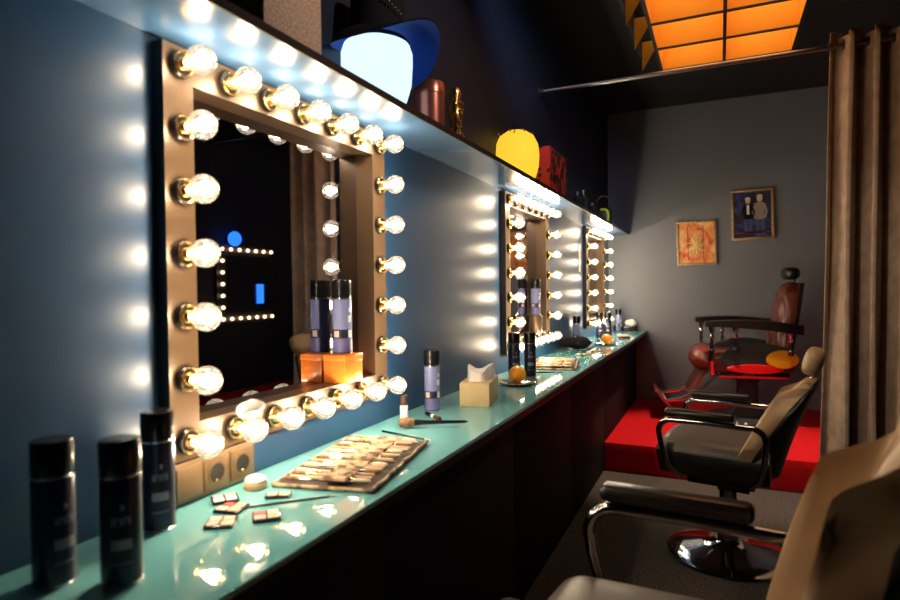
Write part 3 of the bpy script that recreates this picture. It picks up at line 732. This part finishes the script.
# ------------------------------------------------------------------ salon chairs
def arc_pts(c, r, a0, a1, n, plane='xz', y=0):
    return [(c[0]+r*math.cos(a0+(a1-a0)*k/n), y, c[1]+r*math.sin(a0+(a1-a0)*k/n)) for k in range(n+1)]
def salon_chair(loc, rz, lift, lab, bh=.455, rec=1.0, hx=0, hz=-.03, bo=0, hb=.245):
    t = thing('salon_chair', lab, 'chair', loc, rz, 'salon chairs facing the mirrors')
    # base disc
    MB().lathe([(0, .001), (.272, .001), (.280, .006), (.278, .014), (.262, .022), (.20, .034), (.12, .052), (.075, .066), (.060, .080), (0, .080)], 56).build('base', M_chrome, t)
    MB().lathe([(0, .0802), (.048, .0802), (.048, .17), (.040, .175), (.040, .34+lift), (0, .34+lift)], 32).build('column', M_chrome_d, t)
    z = lift
    g = MB(); g.bx(-.16, .13, -.13, .13, .34+z, .372+z, .006); g.bx(-.04, .10, -.05, .05, .30+z, .342+z, .006); g.build('seat_plate', M_fblack, t)
    MB().tube([(.03, -.05, .325+z), (.06, -.20, .318+z), (.075, -.28, .30+z)], .008, 10).build('pump_lever', M_chrome, t)
    # seat cushion (front end towards -x), softly crowned
    def seat(u, v):
        x = -.285+.485*u; w = .235*(1-.10*(1-u)**3); yv = (v-.5)*2
        e = (1-abs(yv)**6)*(1-max(0, (.12-u)/.12)**2*.9)
        top = .500+z+.055*max(e, 0)**.5+.012*math.cos(yv*1.4)
        return V(x, yv*w, top), V(x+(.02 if u < .05 else 0), yv*w*.96, .400+z)
    g = MB(); g.slab(seat, 28, 24); g.bm.normal_update()
    for f in g.bm.faces:
        if f.normal.z < .45: f.material_index = 1
    g.build('seat', [M_brown, M_pad], t, angle=60)
    # back : bucket shell and upholstery
    def prof(zv):   # local height 0..1 -> half width, x centre
        hw = hb*(1-.46*zv**3.0)*(.80+.35*min(1, zv*2.2)-.15*min(1, zv*2.2)**2)
        xc = .165+bo+(.115*zv+.045*zv*zv)*rec
        return hw, xc
    def back(off, th, scale=1.0):
        def fn(u, v):
            hw, xc = prof(v); yv = (u-.5)*2
            top = 1-.24*abs(yv)**2.4
            zz = .405+z+bh*v*top
            wrap = -.130*abs(yv)**2.4*(1-.30*v)
            pad = 0
            x = xc+wrap+off
            crown = -.062*math.exp(-(yv/.33)**2)*max(0, math.sin(PI*min(1, v*1.02)))**.6 - .048*math.exp(-((abs(yv)-.84)/.15)**2)
            edge = (1-abs(yv)**10)
            return V(x+(crown if off < .01 else 0), yv*hw*scale, zz), V(x+th, yv*hw*scale, zz)
        return fn
    MB().slab(back(0, .045), 36, 22).build('backrest', M_tan, t, angle=70)
    MB().slab(back(.0455, .014, 1.01), 36, 22).build('back_shell', M_fblack, t, angle=70)
    # headrest
    MB().cyl((.325+hx, 0, .80+z), (.375+hx, 0, .97+z+hz), .010).build('headrest_post', M_chrome, t)
    MB().ell((.352+hx, 0, .965+z+hz), (.040, .125, .062), 28, 16, rot=(0, .28, 0), f=lambda v: 1/max(.7, (abs(v.x)**3+abs(v.y)**3+abs(v.z)**3)**(1/3))).build('headrest', M_tan, t)
    # arms
    for s in (-1, 1):
        y = s*.275
        pts = [(-.16, y*.86, .40+z), (-.215, y, .455+z), (-.245, y, .56+z), (-.252, y, .60+z)]
        pts += arc_pts((-.195, .605+z), .058, PI, PI/2, 8, y=y)
        pts += [(-.05, y, .665+z), (.10, y, .660+z)]
        pts += arc_pts((.135, .605+z), .055, PI/2, 0, 8, y=y)
        pts += [(.185, y, .52+z), (.165, y*.95, .43+z), (.13, y*.86, .395+z)]
        a = MB().tube(pts, .0135, 14).build('armrest', M_chrome_d, t)
        g = MB(); g.bx(-.225, .070, y-.027, y+.027, .680+z, .716+z, .014, 3); g.build('arm_pad', M_pad, a)
    # footrest
    return t
salon_chair((.950, 2.27, 0), -.16, .02, 'tan-backed salon chair between the curtain and second mirror')
salon_chair((.885, .14, 0), -.08, .162, 'tan-backed salon chair cropped at the lower corner, closest of all chairs', .545, .5, -.05, -.02, .03, .235)

# ------------------------------------------------------------------ antique barber chair
t = thing('barber_chair', 'antique oxblood leather barber chair on the red platform', 'chair', (1.12, 4.55, .20), .14)
MB().lathe([(0, .0005), (.30, .0005), (.31, .01), (.30, .03), (.20, .05), (.12, .075), (.085, .12), (.08, .30), (.11, .34), (.12, .36), (0, .36)], 40).build('base', M_porc, t)
MB().bx(-.26, .26, -.26, .26, .361, .42, .02).build('seat_frame', M_chrome_d, t)
def bseat(u, v):
    yv = (v-.5)*2; e = max(0, 1-abs(yv)**6)*max(0, 1-abs((u-.5)*2)**8)
    return V(-.32+.60*u, yv*.27, .50+.075*e**.4), V(-.32+.60*u, yv*.27, .4205)
MB().slab(bseat, 24, 20).build('seat', M_oxblood, t, angle=60)
g = MB(); g.ell((-.335, 0, .505), (.10, .275, .098), 28, 18, f=lambda v: min(1.15, 1/max(.8, abs(v.y)**.2+.0))); g.build('seat_roll', M_oxblood, t)
for s in (-1, 1):   # oval enamelled side panels
    sp = MB().lathe([(0, 0), (.92, 0), (1, .35), (.97, .8), (.6, 1), (0, 1)], 40, Matrix.Translation((.03, s*.285, .525)) @ Matrix.Rotation(-s*PI/2, 4, 'X') @ Matrix.Diagonal((.275, .12, .022, 1))).build('side_panel', M_porc, t)
    MB().lathe([(0, 0), (1, 0), (.9, 1), (0, 1)], 32, Matrix.Translation((.19, s*.3075, .525)) @ Matrix.Rotation(-s*PI/2, 4, 'X') @ Matrix.Diagonal((.115, .072, .012, 1))).build('yellow_reflection', M_yel_refl, sp)  # yellow patch painted for a reflection in the glossy panel
    MB().lathe([(0, 0), (1, 0), (.9, 1), (0, 1)], 32, Matrix.Translation((-.0, s*.3065, .448)) @ Matrix.Rotation(-s*PI/2, 4, 'X') @ Matrix.Diagonal((.20, .036, .010, 1))).build('red_reflection', M_red_refl, sp)  # the red platform's reflection, put in as a coloured patch
    # arm and posts
    a = MB(); a.slab(lambda u, v: (V(-.36+.68*u, s*.33+(v-.5)*.085*(1-.25*(2*u-1)**6), .815+.035*math.sin(PI*u*.55)-.06*u*u), V(-.36+.68*u, s*.33+(v-.5)*.085*(1-.25*(2*u-1)**6), .775-.06*u*u)), 20, 8)
    arm = a.build('armrest', M_pad, t)
    def turned(x, z0, z1): 
        pr = [(0, 0), (.022, 0), (.022, .02), (.012, .03), (.017, .30*(z1-z0)), (.010, .5*(z1-z0)), (.019, .62*(z1-z0)), (.011, .75*(z1-z0)), (.022, .92*(z1-z0)), (.024, z1-z0), (0, z1-z0)]
        MB().lathe(pr, 18, Matrix.Translation((x, s*.33, z0))).build('post', M_chrome, arm)
    turned(-.31, .57, .774); turned(-.14, .58, .772); turned(.24, .56, .735)
    MB().tube([(-.30, s*.29, .40), (-.31, s*.325, .50), (-.31, s*.33, .57)], .018, 10).build('side_bracket', M_chrome, t)
# buttoned back
def bback(u, v):
    yv = (u-.5)*2; hw = .24*(1-.30*v**2.5)
    tuft = .016*(math.cos(yv*PI*2.5)*math.cos(v*PI*3.2))
    e = max(0, 1-abs(yv)**6)**.5*max(0, 1-abs(2*v-1)**8)**.5
    zz = .56+.56*v-.09*v*abs(yv)**3; xc = .21+.10*v
    return V(xc-.055*e+tuft*e, yv*hw, zz), V(xc+.03, yv*hw, zz)
MB().slab(bback, 30, 30).build('backrest', M_oxblood, t, angle=70)
g = MB()
for k, (yv, v) in enumerate([(y, q) for q in (.2, .5, .8) for y in (-.5, 0, .5)]): g.ell((.21+.10*v-.042, yv*.24*(1-.3*v**2.5)*1.0, .56+.56*v), (.008, .012, .012), 10, 8)
g.build('buttons', M_fblack, t)
MB().slab(lambda u, v: (V(.245+.10*v, (u-.5)*.46*(1-.3*v**2.5), .54+.57*v), V(.275+.10*v, (u-.5)*.46*(1-.3*v**2.5), .54+.57*v)), 10, 10).build('back_frame', M_fblack, t, angle=60)
g = MB(); g.bx(.335, .352, -.018, .018, 1.02, 1.20, .003); g.build('headrest_bar', M_chrome, t)
MB().ell((.315, 0, 1.185), (.055, .125, .050), 26, 14, f=lambda v: 1/max(.75, (abs(v.x)**3+abs(v.y)**3+abs(v.z)**3)**(1/3))).build('headrest', M_pad, t)
for s in (-1, 1): MB().tube([(-.24, s*.20, .40), (-.36, s*.20, .27), (-.52, s*.20, .175), (-.66, s*.20, .155)], .013, 10).build('footrest_bar', M_chrome, t)
fr = MB().box((-.68, 0, .19), (.025, .44, .13), .008, 2, (0, -.75, 0)).build('footrest', M_oxblood, t)
g = MB(); g.box((-.664, 0, .176), (.014, .46, .15), .004, 2, (0, -.75, 0)); g.build('footrest_edge', M_chrome, fr)
g = MB(); g.slab(lambda u, v: (V(-.36-.10*v, (u-.5)*.44, .42-.20*v), V(-.335-.10*v, (u-.5)*.44, .41-.20*v)), 8, 8); g.build('leg_pad', M_oxblood, t)

# ------------------------------------------------------------------ lights of the room, with unseen spots added
def spot(loc, target, e, size, blend, col, r=.06):
    L = bpy.data.lights.new('unseen_spot', 'SPOT'); L.energy = e; L.spot_size = math.radians(size); L.spot_blend = blend; L.color = col; L.shadow_soft_size = r
    o = bpy.data.objects.new('unseen_spot', L); COL.objects.link(o); o.location = loc
    o.rotation_euler = (Vector(target)-Vector(loc)).to_track_quat('-Z', 'Y').to_euler(); return o
spot((.85, 3.62, 2.95), (.85, 3.66, 0.2), 150, 46, .5, (1, .72, .55))
spot((1.9, .6, 2.9), (0, .9, 1.95), 42, 60, .8, (1, .88, .78))
spot((.75, 1.2, 2.9), (1.5, 2.5, 1.2), 20, 46, .8, (1, .84, .66))  # unseen spot added to brighten the curtain folds
spot((1.7, 2.9, 2.9), (.05, 3.6, 1.95), 36, 60, .8, (1, .90, .80))  # no fixture; added to light the bag piping and red box
spot((.28, 1.5, 2.85), (-.09, 2.5, 2.5), 55, 50, 1.0, (.62, .74, 1), .35)  # cool unseen spot, added for the bluish streak on the upper wall

w = bpy.data.worlds.new('world'); scene.world = w; w.use_nodes = True
w.node_tree.nodes['Background'].inputs[0].default_value = (.5, .55, .7, 1); w.node_tree.nodes['Background'].inputs[1].default_value = .02

# ------------------------------------------------------------------ camera
cam = bpy.data.cameras.new('camera'); co = bpy.data.objects.new('camera', cam); COL.objects.link(co)
yaw, pit, rol = .428750, -.020146, -.011583
f = V(-math.sin(yaw)*math.cos(pit), math.cos(yaw)*math.cos(pit), math.sin(pit)); r = V(math.cos(yaw), math.sin(yaw), 0); u = r.cross(f)
r2 = r*math.cos(rol)+u*math.sin(rol); u2 = -r*math.sin(rol)+u*math.cos(rol)
Mx = Matrix((r2, u2, -f)).transposed().to_4x4(); Mx.translation = CAM
co.matrix_world = Mx
cam.sensor_width = 36; cam.sensor_fit = 'HORIZONTAL'; cam.lens = 590.1145*36/900; cam.clip_start = .02
cam.dof.use_dof = True; cam.dof.focus_distance = 2.5; cam.dof.aperture_fstop = 2.6
scene.camera = co

vs = scene.view_settings; vs.view_transform = 'Standard'; vs.look = 'None'; vs.gamma = 1; vs.use_curve_mapping = False; vs.exposure = 1.0
scene.cycles.sample_clamp_indirect = 6
